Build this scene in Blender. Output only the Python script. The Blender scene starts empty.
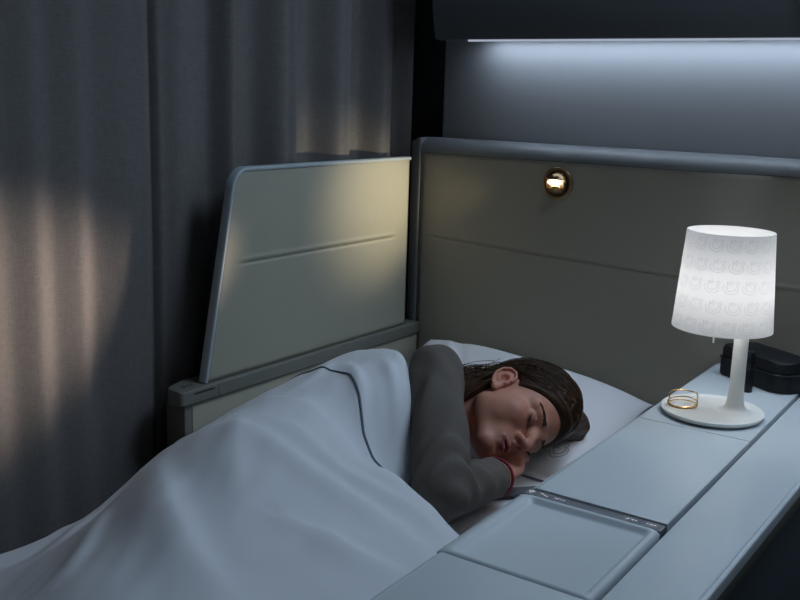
import bpy, bmesh, math, random
import numpy as np
from mathutils import Vector, Matrix, noise
random.seed(4)
SC = bpy.context.scene
COL = SC.collection

# ------------------------------------------------------------------ camera, world, lights, exposure
cam = bpy.data.cameras.new('camera')
camo = bpy.data.objects.new('camera', cam); COL.objects.link(camo)
cam.sensor_width = 36.0; cam.lens = 991.2/800*36.0; cam.clip_start = 0.02
yaw, pitch, roll = math.radians(34.637), math.radians(11.82), math.radians(1.732)
_f = Vector((-math.sin(yaw)*math.cos(pitch), math.cos(yaw)*math.cos(pitch), -math.sin(pitch)))
_r = Vector((math.cos(yaw), math.sin(yaw), 0)); _u = _r.cross(_f)
_r2 = math.cos(roll)*_r + math.sin(roll)*_u; _u2 = -math.sin(roll)*_r + math.cos(roll)*_u
M4 = Matrix((_r2, _u2, -_f)).transposed().to_4x4(); M4.translation = Vector((1.345, -2.020, 1.310))
camo.matrix_world = M4
SC.camera = camo
SC.view_settings.view_transform = 'Standard'; SC.view_settings.look = 'None'
SC.view_settings.gamma = 1.0; SC.view_settings.use_curve_mapping = False
SC.view_settings.exposure = 0.0

W = bpy.data.worlds.new('world'); SC.world = W; W.use_nodes = True
W.node_tree.nodes['Background'].inputs[0].default_value = (0.62, 0.78, 1.0, 1)
W.node_tree.nodes['Background'].inputs[1].default_value = 0.022

def lamp(name, kind, loc, target, energy, color, **kw):
    l = bpy.data.lights.new(name, kind); l.energy = energy; l.color = color
    for k, v in kw.items(): setattr(l, k, v)
    o = bpy.data.objects.new(name, l); COL.objects.link(o); o.location = loc
    d = Vector(target) - Vector(loc); o.rotation_euler = d.to_track_quat('-Z', 'Y').to_euler()
    return o
lamp('overhead_cool_fill', 'AREA', (1.05, -0.30, 2.25), (0.80, -0.65, 0.7), 17.0, (0.62, 0.80, 1.0), shape='RECTANGLE', size=0.5, size_y=1.0)  # unseen area lamp added overhead as the cool main fill
lamp('front_right_fill', 'AREA', (2.1, -1.9, 2.2), (0.4, -0.5, 0.8), 0.9, (0.85, 0.90, 1.0), shape='DISK', size=0.35)  # weak off-camera disk lamp added as fill from the front right
lamp('reading_light_beam', 'SPOT', (0.367, -0.034, 1.122), (0.0, -0.160, 1.065), 7.0, (1.0, 0.82, 0.54), spot_size=math.radians(62), spot_blend=1.0, shadow_soft_size=0.008)
lamp('reading_light_far_beam', 'SPOT', (0.362, -0.036, 1.122), (-0.1, -1.42, 0.88), 105.0, (1.0, 0.78, 0.63), spot_size=math.radians(25), spot_blend=1.0, shadow_soft_size=0.03)

# ------------------------------------------------------------------ helpers
def tag(o, label=None, cat=None, group=None, kind=None):
    if label: o['label'] = label
    if cat: o['category'] = cat
    if group: o['group'] = group
    if kind: o['kind'] = kind
    return o
def mesh_obj(name, bm, mats, parent=None, smooth=True, angle=40):
    me = bpy.data.meshes.new(name)
    if isinstance(bm, bmesh.types.BMesh):
        bmesh.ops.recalc_face_normals(bm, faces=bm.faces) if len(bm.faces) < 60000 else None
        bm.to_mesh(me); bm.free()
    else:
        v, f = bm; me.from_pydata([tuple(p) for p in v], [], [tuple(int(i) for i in q) for q in f])
    if not isinstance(mats, (list, tuple)): mats = [mats]
    for m in mats: me.materials.append(m)
    o = bpy.data.objects.new(name, me); COL.objects.link(o)
    if smooth:
        me.polygons.foreach_set('use_smooth', [True]*len(me.polygons))
        if angle < 180: me.set_sharp_from_angle(angle=math.radians(angle))
    if parent: 
        o.parent = parent
        bpy_m = parent_world(parent).inverted(); o.matrix_parent_inverse = bpy_m
    return o
def parent_world(p):
    m = Matrix.LocRotScale(p.location, p.rotation_euler, p.scale)
    if p.parent: m = parent_world(p.parent) @ p.matrix_parent_inverse @ m
    return m
def thing(name, label, cat, loc=(0, 0, 0), group=None):
    o = bpy.data.objects.new(name, None); COL.objects.link(o); o.location = loc; o.empty_display_size = 0.05
    return tag(o, label, cat, group)
def add_box(bm, lo, hi, bev=0.0, seg=3):
    r = bmesh.ops.create_cube(bm, size=1.0); vs = r['verts']
    for v in vs:
        v.co = Vector([lo[i] + (v.co[i]+0.5)*(hi[i]-lo[i]) for i in range(3)])
    if bev > 0:
        es = list({e for v in vs for e in v.link_edges})
        bmesh.ops.bevel(bm, geom=es, offset=bev, segments=seg, profile=0.5, affect='EDGES')
def add_prism(bm, pts, z0, z1, bev=0.0, seg=3, bevel_bottom=False):
    """vertical prism over polygon pts (xy)"""
    n = len(pts)
    a = [bm.verts.new((p[0], p[1], z0)) for p in pts]; b = [bm.verts.new((p[0], p[1], z1)) for p in pts]
    fb = bm.faces.new(list(reversed(a))); ft = bm.faces.new(b)
    for i in range(n): bm.faces.new((a[i], a[(i+1) % n], b[(i+1) % n], b[i]))
    if bev > 0:
        es = list(ft.edges) + (list(fb.edges) if bevel_bottom else [])
        bmesh.ops.bevel(bm, geom=es, offset=bev, segments=seg, profile=0.5, affect='EDGES')
def rounded(pts, rads, n=6):
    """round polygon corners"""
    out = []; N = len(pts)
    for i, p in enumerate(pts):
        r = rads[i] if isinstance(rads, (list, tuple)) else rads
        P = Vector(p).to_2d() if len(p) > 2 else Vector(p)
        A = Vector(pts[i-1]) - P; B = Vector(pts[(i+1) % N]) - P
        if r <= 0: out.append(tuple(P)); continue
        a = A.normalized(); b = B.normalized(); ang = a.angle(b)
        d = r/math.tan(ang/2); c = P + (a+b).normalized()*(r/math.sin(ang/2))
        s = P + a*d - c; e = P + b*d - c
        t0 = math.atan2(s.y, s.x); t1 = math.atan2(e.y, e.x); dt = (t1-t0+math.pi) % (2*math.pi) - math.pi
        for k in range(n+1):
            t = t0 + dt*k/n; out.append((c.x + r*math.cos(t), c.y + r*math.sin(t)))
    return out
def add_tube(bm, pts, rad, n=8, closed=False, caps=True):
    pts = [Vector(p) for p in pts]; N = len(pts); rings = []; prev = None
    for i, p in enumerate(pts):
        if closed: t = pts[(i+1) % N] - pts[i-1]
        else: t = pts[min(i+1, N-1)] - pts[max(i-1, 0)]
        t.normalize()
        if prev is None:
            q = Vector((0, 0, 1)) if abs(t.z) < 0.9 else Vector((1, 0, 0)); x = t.cross(q).normalized()
        else:
            x = (prev - t*prev.dot(t)).normalized()
        prev = x; y = t.cross(x)
        r = rad[i] if isinstance(rad, (list, tuple, np.ndarray)) else rad
        rings.append([bm.verts.new(p + x*r*math.cos(2*math.pi*k/n) + y*r*math.sin(2*math.pi*k/n)) for k in range(n)])
    for i in range(N if closed else N-1):
        a, b = rings[i], rings[(i+1) % N]
        for k in range(n): bm.faces.new((a[k], a[(k+1) % n], b[(k+1) % n], b[k]))
    if caps and not closed:
        bm.faces.new(list(reversed(rings[0]))); bm.faces.new(rings[-1])
def add_lathe(bm, prof, center=(0, 0, 0), n=64, closed_profile=False):
    rings = []
    for (r, z) in prof:
        if r < 1e-6: rings.append([bm.verts.new((center[0], center[1], center[2]+z))])
        else: rings.append([bm.verts.new((center[0]+r*math.cos(2*math.pi*k/n), center[1]+r*math.sin(2*math.pi*k/n), center[2]+z)) for k in range(n)])
    R = len(rings)
    for i in range(R if closed_profile else R-1):
        a, b = rings[i], rings[(i+1) % R]
        for k in range(n):
            k2 = (k+1) % n
            if len(a) == 1 and len(b) == 1: continue
            if len(a) == 1: bm.faces.new((a[0], b[k2], b[k]))
            elif len(b) == 1: bm.faces.new((a[k], a[k2], b[0]))
            else: bm.faces.new((a[k], a[k2], b[k2], b[k]))
def grid_faces(nu, nv, wrap=False):
    f = []
    for i in range(nu-1):
        for j in range(nv-1): f.append((i*nv+j, (i+1)*nv+j, (i+1)*nv+j+1, i*nv+j+1))
    return f
def sstep(a, b, x):
    t = np.clip((np.asarray(x, float)-a)/(b-a), 0, 1); return t*t*(3-2*t)

# ------------------------------------------------------------------ materials
def mat(name, col, rough=0.5, metal=0.0, spec=0.5, noise_amt=0.0, noise_scale=40, bump=0.0, bump_scale=200, sheen=0.0, emit=None, emit_s=0.0):
    m = bpy.data.materials.new(name); m.use_nodes = True; nt = m.node_tree; b = nt.nodes['Principled BSDF']
    b.inputs['Base Color'].default_value = (*col, 1); b.inputs['Roughness'].default_value = rough
    b.inputs['Metallic'].default_value = metal; b.inputs['Specular IOR Level'].default_value = spec
    if sheen: b.inputs['Sheen Weight'].default_value = sheen
    if emit: b.inputs['Emission Color'].default_value = (*emit, 1); b.inputs['Emission Strength'].default_value = emit_s
    tc = nt.nodes.new('ShaderNodeTexCoord')
    if noise_amt > 0:
        n = nt.nodes.new('ShaderNodeTexNoise'); n.inputs['Scale'].default_value = noise_scale; n.inputs['Detail'].default_value = 4
        nt.links.new(tc.outputs['Object'], n.inputs['Vector'])
        mx = nt.nodes.new('ShaderNodeMix'); mx.data_type = 'RGBA'
        mx.inputs['A'].default_value = (*[c*(1-noise_amt) for c in col], 1); mx.inputs['B'].default_value = (*[min(1, c*(1+noise_amt)) for c in col], 1)
        nt.links.new(n.outputs['Fac'], mx.inputs['Factor']); nt.links.new(mx.outputs['Result'], b.inputs['Base Color'])
    if bump > 0:
        n2 = nt.nodes.new('ShaderNodeTexNoise'); n2.inputs['Scale'].default_value = bump_scale; n2.inputs['Detail'].default_value = 3
        nt.links.new(tc.outputs['Object'], n2.inputs['Vector'])
        bp = nt.nodes.new('ShaderNodeBump'); bp.inputs['Strength'].default_value = bump; bp.inputs['Distance'].default_value = 0.002
        nt.links.new(n2.outputs['Fac'], bp.inputs['Height']); nt.links.new(bp.outputs['Normal'], b.inputs['Normal'])
    return m
def fabric_mat(name, c1, c2, sx, sz, rough=0.9, bump=0.25):
    """woven cloth: stretched noises along two directions"""
    m = bpy.data.materials.new(name); m.use_nodes = True; nt = m.node_tree; b = nt.nodes['Principled BSDF']
    b.inputs['Roughness'].default_value = rough; b.inputs['Specular IOR Level'].default_value = 0.2
    tc = nt.nodes.new('ShaderNodeTexCoord'); outs = []
    for s in ((sx, sx, sz), (sz, sz, sx)):
        mp = nt.nodes.new('ShaderNodeMapping'); mp.inputs['Scale'].default_value = s
        n = nt.nodes.new('ShaderNodeTexNoise'); n.inputs['Scale'].default_value = 1.0; n.inputs['Detail'].default_value = 3
        nt.links.new(tc.outputs['Object'], mp.inputs['Vector']); nt.links.new(mp.outputs['Vector'], n.inputs['Vector']); outs.append(n.outputs['Fac'])
    ad = nt.nodes.new('ShaderNodeMath'); ad.operation = 'ADD'; nt.links.new(outs[0], ad.inputs[0]); nt.links.new(outs[1], ad.inputs[1])
    mr = nt.nodes.new('ShaderNodeMapRange'); mr.inputs['From Min'].default_value = 0.6; mr.inputs['From Max'].default_value = 1.4
    nt.links.new(ad.outputs[0], mr.inputs['Value'])
    mx = nt.nodes.new('ShaderNodeMix'); mx.data_type = 'RGBA'; mx.inputs['A'].default_value = (*c1, 1); mx.inputs['B'].default_value = (*c2, 1)
    nt.links.new(mr.outputs['Result'], mx.inputs['Factor']); nt.links.new(mx.outputs['Result'], b.inputs['Base Color'])
    bp = nt.nodes.new('ShaderNodeBump'); bp.inputs['Strength'].default_value = bump; bp.inputs['Distance'].default_value = 0.001
    nt.links.new(ad.outputs[0], bp.inputs['Height']); nt.links.new(bp.outputs['Normal'], b.inputs['Normal'])
    return m
M = dict(
    floor=mat('floor_carpet', (0.03, 0.035, 0.045), 0.95, noise_amt=0.3, noise_scale=300, bump=0.4),
    ceiling=mat('ceiling_paint', (0.35, 0.36, 0.37), 0.7, noise_amt=0.03),
    wall=mat('wall_laminate', (0.27, 0.285, 0.30), 0.45, noise_amt=0.03, bump=0.03),
    sidewall=mat('side_wall_paint', (0.06, 0.065, 0.07), 0.8, noise_amt=0.05),
    bin=mat('bin_plastic', (0.10, 0.115, 0.125), 0.5, noise_amt=0.04),
    binlight=mat('bin_latch_plastic', (0.45, 0.47, 0.5), 0.4, noise_amt=0.03),
    head=mat('headboard_leatherette', (0.36, 0.338, 0.275), 0.55, noise_amt=0.03, bump=0.05, bump_scale=900),
    part=mat('partition_laminate', (0.335, 0.33, 0.265), 0.6, noise_amt=0.025, bump=0.04, bump_scale=900),
    trim=mat('grey_trim', (0.20, 0.215, 0.225), 0.42, noise_amt=0.02),
    parttrim=mat('partition_edge_trim', (0.36, 0.41, 0.44), 0.4, noise_amt=0.02),
    seam=mat('dark_seam', (0.03, 0.03, 0.03), 0.7, noise_amt=0.05),
    rail=mat('rail_plastic', (0.165, 0.17, 0.145), 0.5, noise_amt=0.03),
    panel=mat('bed_panel', (0.38, 0.36, 0.29), 0.6, noise_amt=0.03),
    post=mat('bed_post', (0.16, 0.14, 0.12), 0.6, noise_amt=0.05),
    console=mat('console_lacquer', (0.60, 0.655, 0.685), 0.38, noise_amt=0.015, bump=0.02, bump_scale=700),
    consoleside=mat('console_side', (0.045, 0.06, 0.075), 0.5, noise_amt=0.05),
    strip=mat('control_strip', (0.15, 0.16, 0.18), 0.35, noise_amt=0.03),
    icon=mat('backlit_icon', (0.8, 0.8, 0.85), 0.5, emit=(0.9, 0.9, 1.0), emit_s=0.35),
    darkmark=mat('dark_print', (0.015, 0.017, 0.018), 0.6, noise_amt=0.05),
    linen=mat('white_linen', (0.72, 0.74, 0.78), 0.85, spec=0.2, noise_amt=0.012, noise_scale=15, bump=0.06, bump_scale=1200, sheen=0.1),
    pillow=mat('pillow_linen', (0.74, 0.74, 0.77), 0.85, spec=0.2, noise_amt=0.012, noise_scale=15, bump=0.06, bump_scale=1200),
    piping=mat('grey_piping', (0.13, 0.16, 0.21), 0.8, noise_amt=0.05),
    pillowpipe=mat('pillow_piping', (0.27, 0.29, 0.35), 0.8, noise_amt=0.05),
    embroidery=mat('grey_embroidery', (0.17, 0.18, 0.21), 0.8, noise_amt=0.05),
    strap=mat('grey_webbing', (0.12, 0.125, 0.14), 0.8, noise_amt=0.15, noise_scale=400),
    lampw=mat('lamp_white', (0.87, 0.87, 0.83), 0.45, noise_amt=0.01),
    lineart=mat('shade_line_print', (0.66, 0.68, 0.68), 0.6),
    gold=mat('gold', (0.83, 0.53, 0.24), 0.22, metal=1.0, noise_amt=0.02),
    bronze=mat('bronze', (0.32, 0.22, 0.125), 0.30, metal=1.0, noise_amt=0.03),
    blackbag=mat('black_nylon', (0.006, 0.007, 0.009), 0.5, spec=0.35, noise_amt=0.1, bump=0.1, bump_scale=500),
    blackgloss=mat('black_gloss', (0.004, 0.005, 0.007), 0.3, spec=0.5, noise_amt=0.05),
    knit=fabric_mat('grey_jersey', (0.110, 0.094, 0.082), (0.155, 0.134, 0.117), 700, 700, 0.95, 0.15),
    red=mat('crimson_rib', (0.22, 0.008, 0.028), 0.85, noise_amt=0.1, noise_scale=300),
    browhair=mat('brow_hair', (0.032, 0.020, 0.014), 0.7, noise_amt=0.2),
    curtain=fabric_mat('curtain_weave', (0.112, 0.108, 0.106), (0.19, 0.182, 0.178), 1100, 55, 0.95, 0.3),
)
def glow(name, col, strength):
    m = bpy.data.materials.new(name); m.use_nodes = True; nt = m.node_tree; nt.nodes.clear()
    e = nt.nodes.new('ShaderNodeEmission'); e.inputs[0].default_value = (*col, 1); e.inputs[1].default_value = strength
    o = nt.nodes.new('ShaderNodeOutputMaterial'); nt.links.new(e.outputs[0], o.inputs[0]); return m
M['led'] = glow('led_glow', (0.70, 0.82, 1.0), 15.0)
M['ledlens'] = glow('led_lens_glow', (0.72, 0.8, 1.0), 0.5)
M['bulb'] = glow('bulb_glow', (1.0, 0.99, 0.95), 13.0)
M['warmbulb'] = glow('warm_bulb_glow', (1.0, 0.82, 0.55), 10.0)
# lampshade: translucent white plastic
def shade_mat():
    m = bpy.data.materials.new('shade_plastic'); m.use_nodes = True; nt = m.node_tree; b = nt.nodes['Principled BSDF']
    b.inputs['Base Color'].default_value = (0.86, 0.86, 0.86, 1); b.inputs['Roughness'].default_value = 0.3
    t = nt.nodes.new('ShaderNodeBsdfTranslucent'); t.inputs[0].default_value = (0.9, 0.9, 0.91, 1)
    mx = nt.nodes.new('ShaderNodeMixShader'); mx.inputs[0].default_value = 0.5
    nt.links.new(b.outputs[0], mx.inputs[1]); nt.links.new(t.outputs[0], mx.inputs[2])
    nt.links.new(mx.outputs[0], nt.nodes['Material Output'].inputs[0]); return m
M['shade'] = shade_mat()
def skin_mat():
    m = bpy.data.materials.new('skin'); m.use_nodes = True; nt = m.node_tree; b = nt.nodes['Principled BSDF']
    a = nt.nodes.new('ShaderNodeVertexColor'); a.layer_name = 'tint'
    n = nt.nodes.new('ShaderNodeTexNoise'); n.inputs['Scale'].default_value = 120; tc = nt.nodes.new('ShaderNodeTexCoord')
    nt.links.new(tc.outputs['Object'], n.inputs['Vector'])
    mr = nt.nodes.new('ShaderNodeMapRange'); mr.inputs['To Min'].default_value = 0.93; mr.inputs['To Max'].default_value = 1.07
    nt.links.new(n.outputs['Fac'], mr.inputs['Value'])
    mx = nt.nodes.new('ShaderNodeMix'); mx.data_type = 'RGBA'; mx.blend_type = 'MULTIPLY'; mx.inputs['Factor'].default_value = 1
    nt.links.new(a.outputs['Color'], mx.inputs['A']); nt.links.new(mr.outputs['Result'], mx.inputs['B'])
    nt.links.new(mx.outputs['Result'], b.inputs['Base Color'])
    b.inputs['Roughness'].default_value = 0.5; b.inputs['Specular IOR Level'].default_value = 0.35
    b.inputs['Subsurface Weight'].default_value = 0.15; b.inputs['Subsurface Radius'].default_value = (0.006, 0.002, 0.001); b.inputs['Subsurface Scale'].default_value = 1.0
    return m
M['skin'] = skin_mat()
def hair_mat():
    m = bpy.data.materials.new('brown_hair'); m.use_nodes = True; nt = m.node_tree; b = nt.nodes['Principled BSDF']
    tc = nt.nodes.new('ShaderNodeTexCoord'); n = nt.nodes.new('ShaderNodeTexNoise'); n.inputs['Scale'].default_value = 60; n.inputs['Detail'].default_value = 5
    nt.links.new(tc.outputs['Object'], n.inputs['Vector'])
    mx = nt.nodes.new('ShaderNodeMix'); mx.data_type = 'RGBA'; mx.inputs['A'].default_value = (0.022, 0.0115, 0.007, 1); mx.inputs['B'].default_value = (0.085, 0.041, 0.021, 1)
    nt.links.new(n.outputs['Fac'], mx.inputs['Factor']); nt.links.new(mx.outputs['Result'], b.inputs['Base Color'])
    b.inputs['Roughness'].default_value = 0.5; b.inputs['Specular IOR Level'].default_value = 0.22
    return m
M['hair'] = hair_mat()
M['hairs'] = mat('brown_hair_strand', (0.068, 0.033, 0.017), 0.5, spec=0.25, noise_amt=0.4, noise_scale=80)

# ------------------------------------------------------------------ setting
def struct(name, bm, m):
    return tag(mesh_obj(name, bm, m, angle=35), kind='structure')
bm = bmesh.new(); add_box(bm, (-0.34, -3.4, -0.05), (3.0, 0.12, 0.0)); struct('floor', bm, M['floor'])
bm = bmesh.new(); add_box(bm, (-0.34, -3.4, 2.3), (3.0, 0.12, 2.35)); struct('ceiling', bm, M['ceiling'])
bm = bmesh.new(); add_box(bm, (-0.34, -3.4, 0.0), (-0.28, 0.17, 2.3)); struct('wall_left', bm, M['sidewall'])
bm = bmesh.new()
add_box(bm, (0.020, 0.055, 0.0), (3.0, 0.11, 2.3), 0.006); struct('wall_back', bm, M['wall'])
bm = bmesh.new(); add_box(bm, (-0.28, 0.15, 0.0), (0.020, 0.17, 2.3)); struct('wall_corner', bm, M['sidewall'])

# curtains: folded cloth, two panels meeting
def curtain(name, label, knots, y0, y1, base):
    """knots: list of (y, x offset) fold profile, sampled smoothly"""
    ky = np.array([k[0] for k in knots]); kx = np.array([k[1] for k in knots])
    ys = np.linspace(y0, y1, 260)
    # smooth cubic-ish interpolation by cosine segments
    idx = np.clip(np.searchsorted(ky, ys)-1, 0, len(ky)-2)
    t = (ys-ky[idx])/(ky[idx+1]-ky[idx]); t = np.clip(t, 0, 1); t = (1-np.cos(np.pi*t))/2
    xs = kx[idx]*(1-t)+kx[idx+1]*t
    nz = 26; V = []
    for i, y in enumerate(ys):
        for j in range(nz):
            z = 0.02 + (2.25-0.02)*j/(nz-1)
            w = 0.006*noise.noise(Vector((y*5, z*1.3, 3.1)))
            a = 1.0 + 0.12*noise.noise(Vector((y*3, z*0.8, 9.0)))
            V.append((base + xs[i]*a + w, y + 0.008*noise.noise(Vector((y*2.0, z*1.1, 7))), z))
    o = mesh_obj(name, (V, grid_faces(len(ys), nz)), M['curtain'], angle=180)
    md = o.modifiers.new('thickness', 'SOLIDIFY'); md.thickness = 0.002
    return tag(o, label, 'curtain', 'grey cabin curtains')
A = 0.055
left_knots = [(-2.2, 0), (-2.05, A), (-1.9, 0), (-1.75, A), (-1.6, 0), (-1.45, A), (-1.33, 0), (-1.23, .062), (-1.15, .060), (-1.09, .045), (-1.05, .047), (-1.0, .032), (-.955, .035), (-.90, .014), (-.84, .018), (-.79, .016), (-.757, -.010)]
right_knots = [(-0.766, -0.012), (-0.742, 0.008), (-0.70, 0.018), (-0.62, 0.004), (-0.575, 0.040), (-0.55, 0.000), (-0.49, -0.006), (-0.42, 0.042), (-0.395, 0.048), (-0.375, 0.0), (-0.30, -0.006), (-0.235, 0.046), (-0.212, 0.050), (-0.195, 0.0), (-0.12, 0.0), (-0.075, 0.046), (-0.05, 0.048), (-0.032, -0.002), (0.03, 0.0), (0.065, 0.03), (0.09, 0.0), (0.11, -0.03)]
curtain('curtain', 'long grey woven curtain on the left, warm light patch on its folds', left_knots, -2.2, -0.757, -0.10)
curtain('curtain', 'grey woven curtain hanging directly behind the beige partition', right_knots, -0.766, 0.11, -0.105)
bm = bmesh.new(); add_box(bm, (-0.125, -2.25, 2.252), (-0.075, 0.13, 2.299), 0.004); struct('trim_1', bm, M['ceiling'])

# overhead bin
ob = thing('overhead_bin', 'dark grey overhead bin above the headboard with light strip below', 'overhead bin', (0.085, -0.10, 1.425))
pts = [(-0.10, 1.427), (-0.10, 1.70), (-0.06, 1.78), (0.054, 1.80), (0.054, 1.436)]
bm = bmesh.new()
prof = rounded([(-0.10, 1.4265), (0.0535, 1.436), (0.0535, 1.80), (-0.06, 1.78), (-0.115, 1.68)], [0.004, 0.0, 0.0, 0.02, 0.03], 4)
x0, x1 = 0.085, 2.4
va = [bm.verts.new((x0, p[0], p[1])) for p in prof]; vb = [bm.verts.new((x1, p[0], p[1])) for p in prof]
f0 = bm.faces.new(va); bm.faces.new(list(reversed(vb)))
for i in range(len(prof)): bm.faces.new((va[i], vb[i], vb[(i+1) % len(prof)], va[(i+1) % len(prof)]))
bmesh.ops.bevel(bm, geom=[e for e in f0.edges if all(v.co.z < 1.45 for v in e.verts)], offset=0.018, segments=5, profile=0.5, affect='EDGES')
mesh_obj('bin_body', bm, M['bin'], ob, angle=50)
bm = bmesh.new(); add_box(bm, (0.178, -0.0995, 1.4238), (2.38, -0.0935, 1.4278), 0.0006, 1); ls = mesh_obj('light_strip', bm, M['ledlens'], ob)
bm = bmesh.new(); add_box(bm, (0.145, 0.004, 1.4312), (2.36, 0.028, 1.4332), 0.0005, 1); mesh_obj('light_tube', bm, M['led'], ls)
bm = bmesh.new(); add_box(bm, (0.868, -0.122, 1.487), (1.02, -0.095, 1.53), 0.010, 4); tag(mesh_obj('latch', bm, M['binlight'], ob), 'pale grey latch')

# headboard
hb = thing('headboard', 'tall olive grey padded headboard panel with rounded grey top trim', 'headboard', (0.7, 0.02, 0.0))
def yb(x): return 0.026*float(sstep(0.68, 0.84, x))
nx, nz = 150, 110; V = []
zs = list(np.linspace(0.3, 0.93, 30)) + list(np.linspace(0.935, 0.985, 40)) + list(np.linspace(0.99, 1.1695, 20))
nz = len(zs)
for i in range(nx):
    x = 0.0 + 1.9*i/(nx-1) if i > 90 else 0.0 + (1.9*90/(nx-1))*i/90
    zg = 0.967 - 0.019*np.clip((x-0.015)/0.59, 0, 1.2)
    tap = float(sstep(0.012, 0.10, x))
    for z in zs:
        d = z-zg
        g = -0.0030*math.exp(-(d/0.0030)**2)*tap + 0.0016*math.exp(-((d-0.008)/0.004)**2)*tap
        V.append((x, yb(x) - g, z))
o = mesh_obj('padded_panel', (V, grid_faces(nx, nz)), M['head'], hb, angle=180)
md = o.modifiers.new('thick', 'SOLIDIFY'); md.thickness = 0.02; md.offset = -1.0
# top trim: profile swept along x with the bend
prof = [(0.0, 1.1705), (-0.001, 1.176), (0.002, 1.186), (0.010, 1.196), (0.022, 1.2025), (0.036, 1.205), (0.052, 1.2055), (0.052, 1.1705)]
bm = bmesh.new(); rings = []
xs = np.concatenate([np.linspace(0.0, 0.66, 8), np.linspace(0.68, 0.86, 16), np.linspace(0.9, 1.9, 5)])
for x in xs: rings.append([bm.verts.new((x, min(p[0]+yb(x), 0.053), p[1])) for p in prof])
for a, b in zip(rings, rings[1:]):
    for k in range(len(prof)): bm.faces.new((a[k], a[(k+1) % len(prof)], b[(k+1) % len(prof)], b[k]))
bm.faces.new(rings[0]); bm.faces.new(list(reversed(rings[-1])))
tag(mesh_obj('top_trim', bm, M['trim'], hb, angle=60), 'grey rounded top trim')
bm = bmesh.new(); add_tube(bm, [(x, yb(x)+0.0022, 1.170) for x in np.linspace(0.001, 1.9, 120)], 0.0020, 6); mesh_obj('seam', bm, M['seam'], hb)
# side trim post on the left with a rounded top corner
bm = bmesh.new()
pr = rounded([(-0.020, 0.30), (-0.0015, 0.30), (-0.0015, 1.2053), (-0.020, 1.2053)], [0, 0, 0.0, 0.014], 6)
va = [bm.verts.new((p[0], -0.002, p[1])) for p in pr]; vb = [bm.verts.new((p[0], 0.052, p[1])) for p in pr]
ff = bm.faces.new(va); bm.faces.new(list(reversed(vb)))
for i in range(len(pr)): bm.faces.new((va[i], va[(i+1) % len(pr)], vb[(i+1) % len(pr)], vb[i]))
bmesh.ops.bevel(bm, geom=list(ff.edges), offset=0.004, segments=3, profile=0.5, affect='EDGES')
tag(mesh_obj('side_trim', bm, M['trim'], hb, angle=50), 'grey side trim')
bm = bmesh.new(); add_box(bm, (-0.034, 0.006, 0.30), (-0.021, 0.052, 1.196), 0.004); mesh_obj('side_flange', bm, M['trim'], hb)

# reading light in the headboard
rl = thing('reading_light', 'round bronze reading light glowing warm in the headboard', 'reading light', (0.367, -0.002, 1.122))
def face_y(bm):   # lathe built about z, turned so that its axis points to -y
    R = Matrix.Translation((0.367, 0.0, 1.122)) @ Matrix.Rotation(math.radians(90), 4, 'X')
    bmesh.ops.transform(bm, matrix=R, verts=bm.verts)
bm = bmesh.new(); add_lathe(bm, [(0.0255, -0.004), (0.034, -0.004), (0.0368, 0.0005), (0.035, 0.0035), (0.031, 0.0050), (0.0285, 0.004), (0.0275, 0.001)], n=64, closed_profile=True); face_y(bm)
mesh_obj('bezel', bm, M['bronze'], rl, angle=60)
bm = bmesh.new(); bmesh.ops.create_uvsphere(bm, u_segments=48, v_segments=32, radius=0.0262)
bmesh.ops.delete(bm, geom=[v for v in bm.verts if v.co.z < -0.012], context='VERTS')
# scooped lamp mouth: cut faces in a slanted slot
cut = [f for f in bm.faces if f.calc_center_median().z > 0.012 and -0.0150 < f.calc_center_median().y < 0.0100 and abs(f.calc_center_median().x) < 0.0215]
bmesh.ops.delete(bm, geom=cut, context='FACES')
face_y(bm)
ball = mesh_obj('swivel_ball', bm, M['bronze'], rl, angle=60); md = ball.modifiers.new('t', 'SOLIDIFY'); md.thickness = 0.0012; md.offset = -1
bm = bmesh.new()
bmesh.ops.create_uvsphere(bm, u_segments=24, v_segments=16, radius=1.0)
bmesh.ops.transform(bm, matrix=Matrix.Translation((0.3675, -0.0165, 1.1255)) @ Matrix.Diagonal((0.0175, 0.0045, 0.0062, 1)), verts=bm.verts)
mesh_obj('lamp_lens', bm, M['warmbulb'], rl)
bm = bmesh.new(); bmesh.ops.create_uvsphere(bm, u_segments=24, v_segments=16, radius=1.0)
bmesh.ops.transform(bm, matrix=Matrix.Translation((0.367, -0.0100, 1.1130)) @ Matrix.Diagonal((0.0180, 0.0100, 0.0075, 1)), verts=bm.verts)
tag(mesh_obj('reflector', bm, M['gold'], rl), 'golden reflector')

# ------------------------------------------------------------------ partition, rail, bed
pt = thing('privacy_partition', 'pale beige privacy partition with slanted grey edge beside the bed', 'partition', (0.0, -0.35, 0.752))
yl_top, yl_bot, zt, zb = -0.645, -0.728, 1.160, 0.753
RC = 0.034
def y_left(z, inset=0.0):
    t = (z-zb)/(zt-zb); y = yl_bot+(yl_top-yl_bot)*t + inset
    zz = zt - inset
    if z > zz-RC:
        q = min(1.0, (z-(zz-RC))/RC); y += (RC*0.9)*(1-math.sqrt(max(0, 1-q*q)))
    return y
zs = list(np.linspace(zb, 0.945, 22)) + list(np.linspace(0.950, 0.995, 36)) + list(np.linspace(1.0, zt-RC-0.006, 14)) + [zt-0.006-RC*(1-math.sin(a)) for a in np.linspace(0.05, math.pi/2, 14)]
V = []; ny = 90
for z in zs:
    yl = y_left(z, 0.006)
    for j in range(ny):
        y = yl + (-0.056-yl)*j/(ny-1)
        tap = float(sstep(-0.645, -0.60, y)*(1-sstep(-0.14, -0.095, y))); d = z-0.973
        V.append((0.0035 - 0.0028*tap*math.exp(-(d/0.003)**2) + 0.0018*tap*math.exp(-((d-0.009)/0.0045)**2), y, z))
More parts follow.
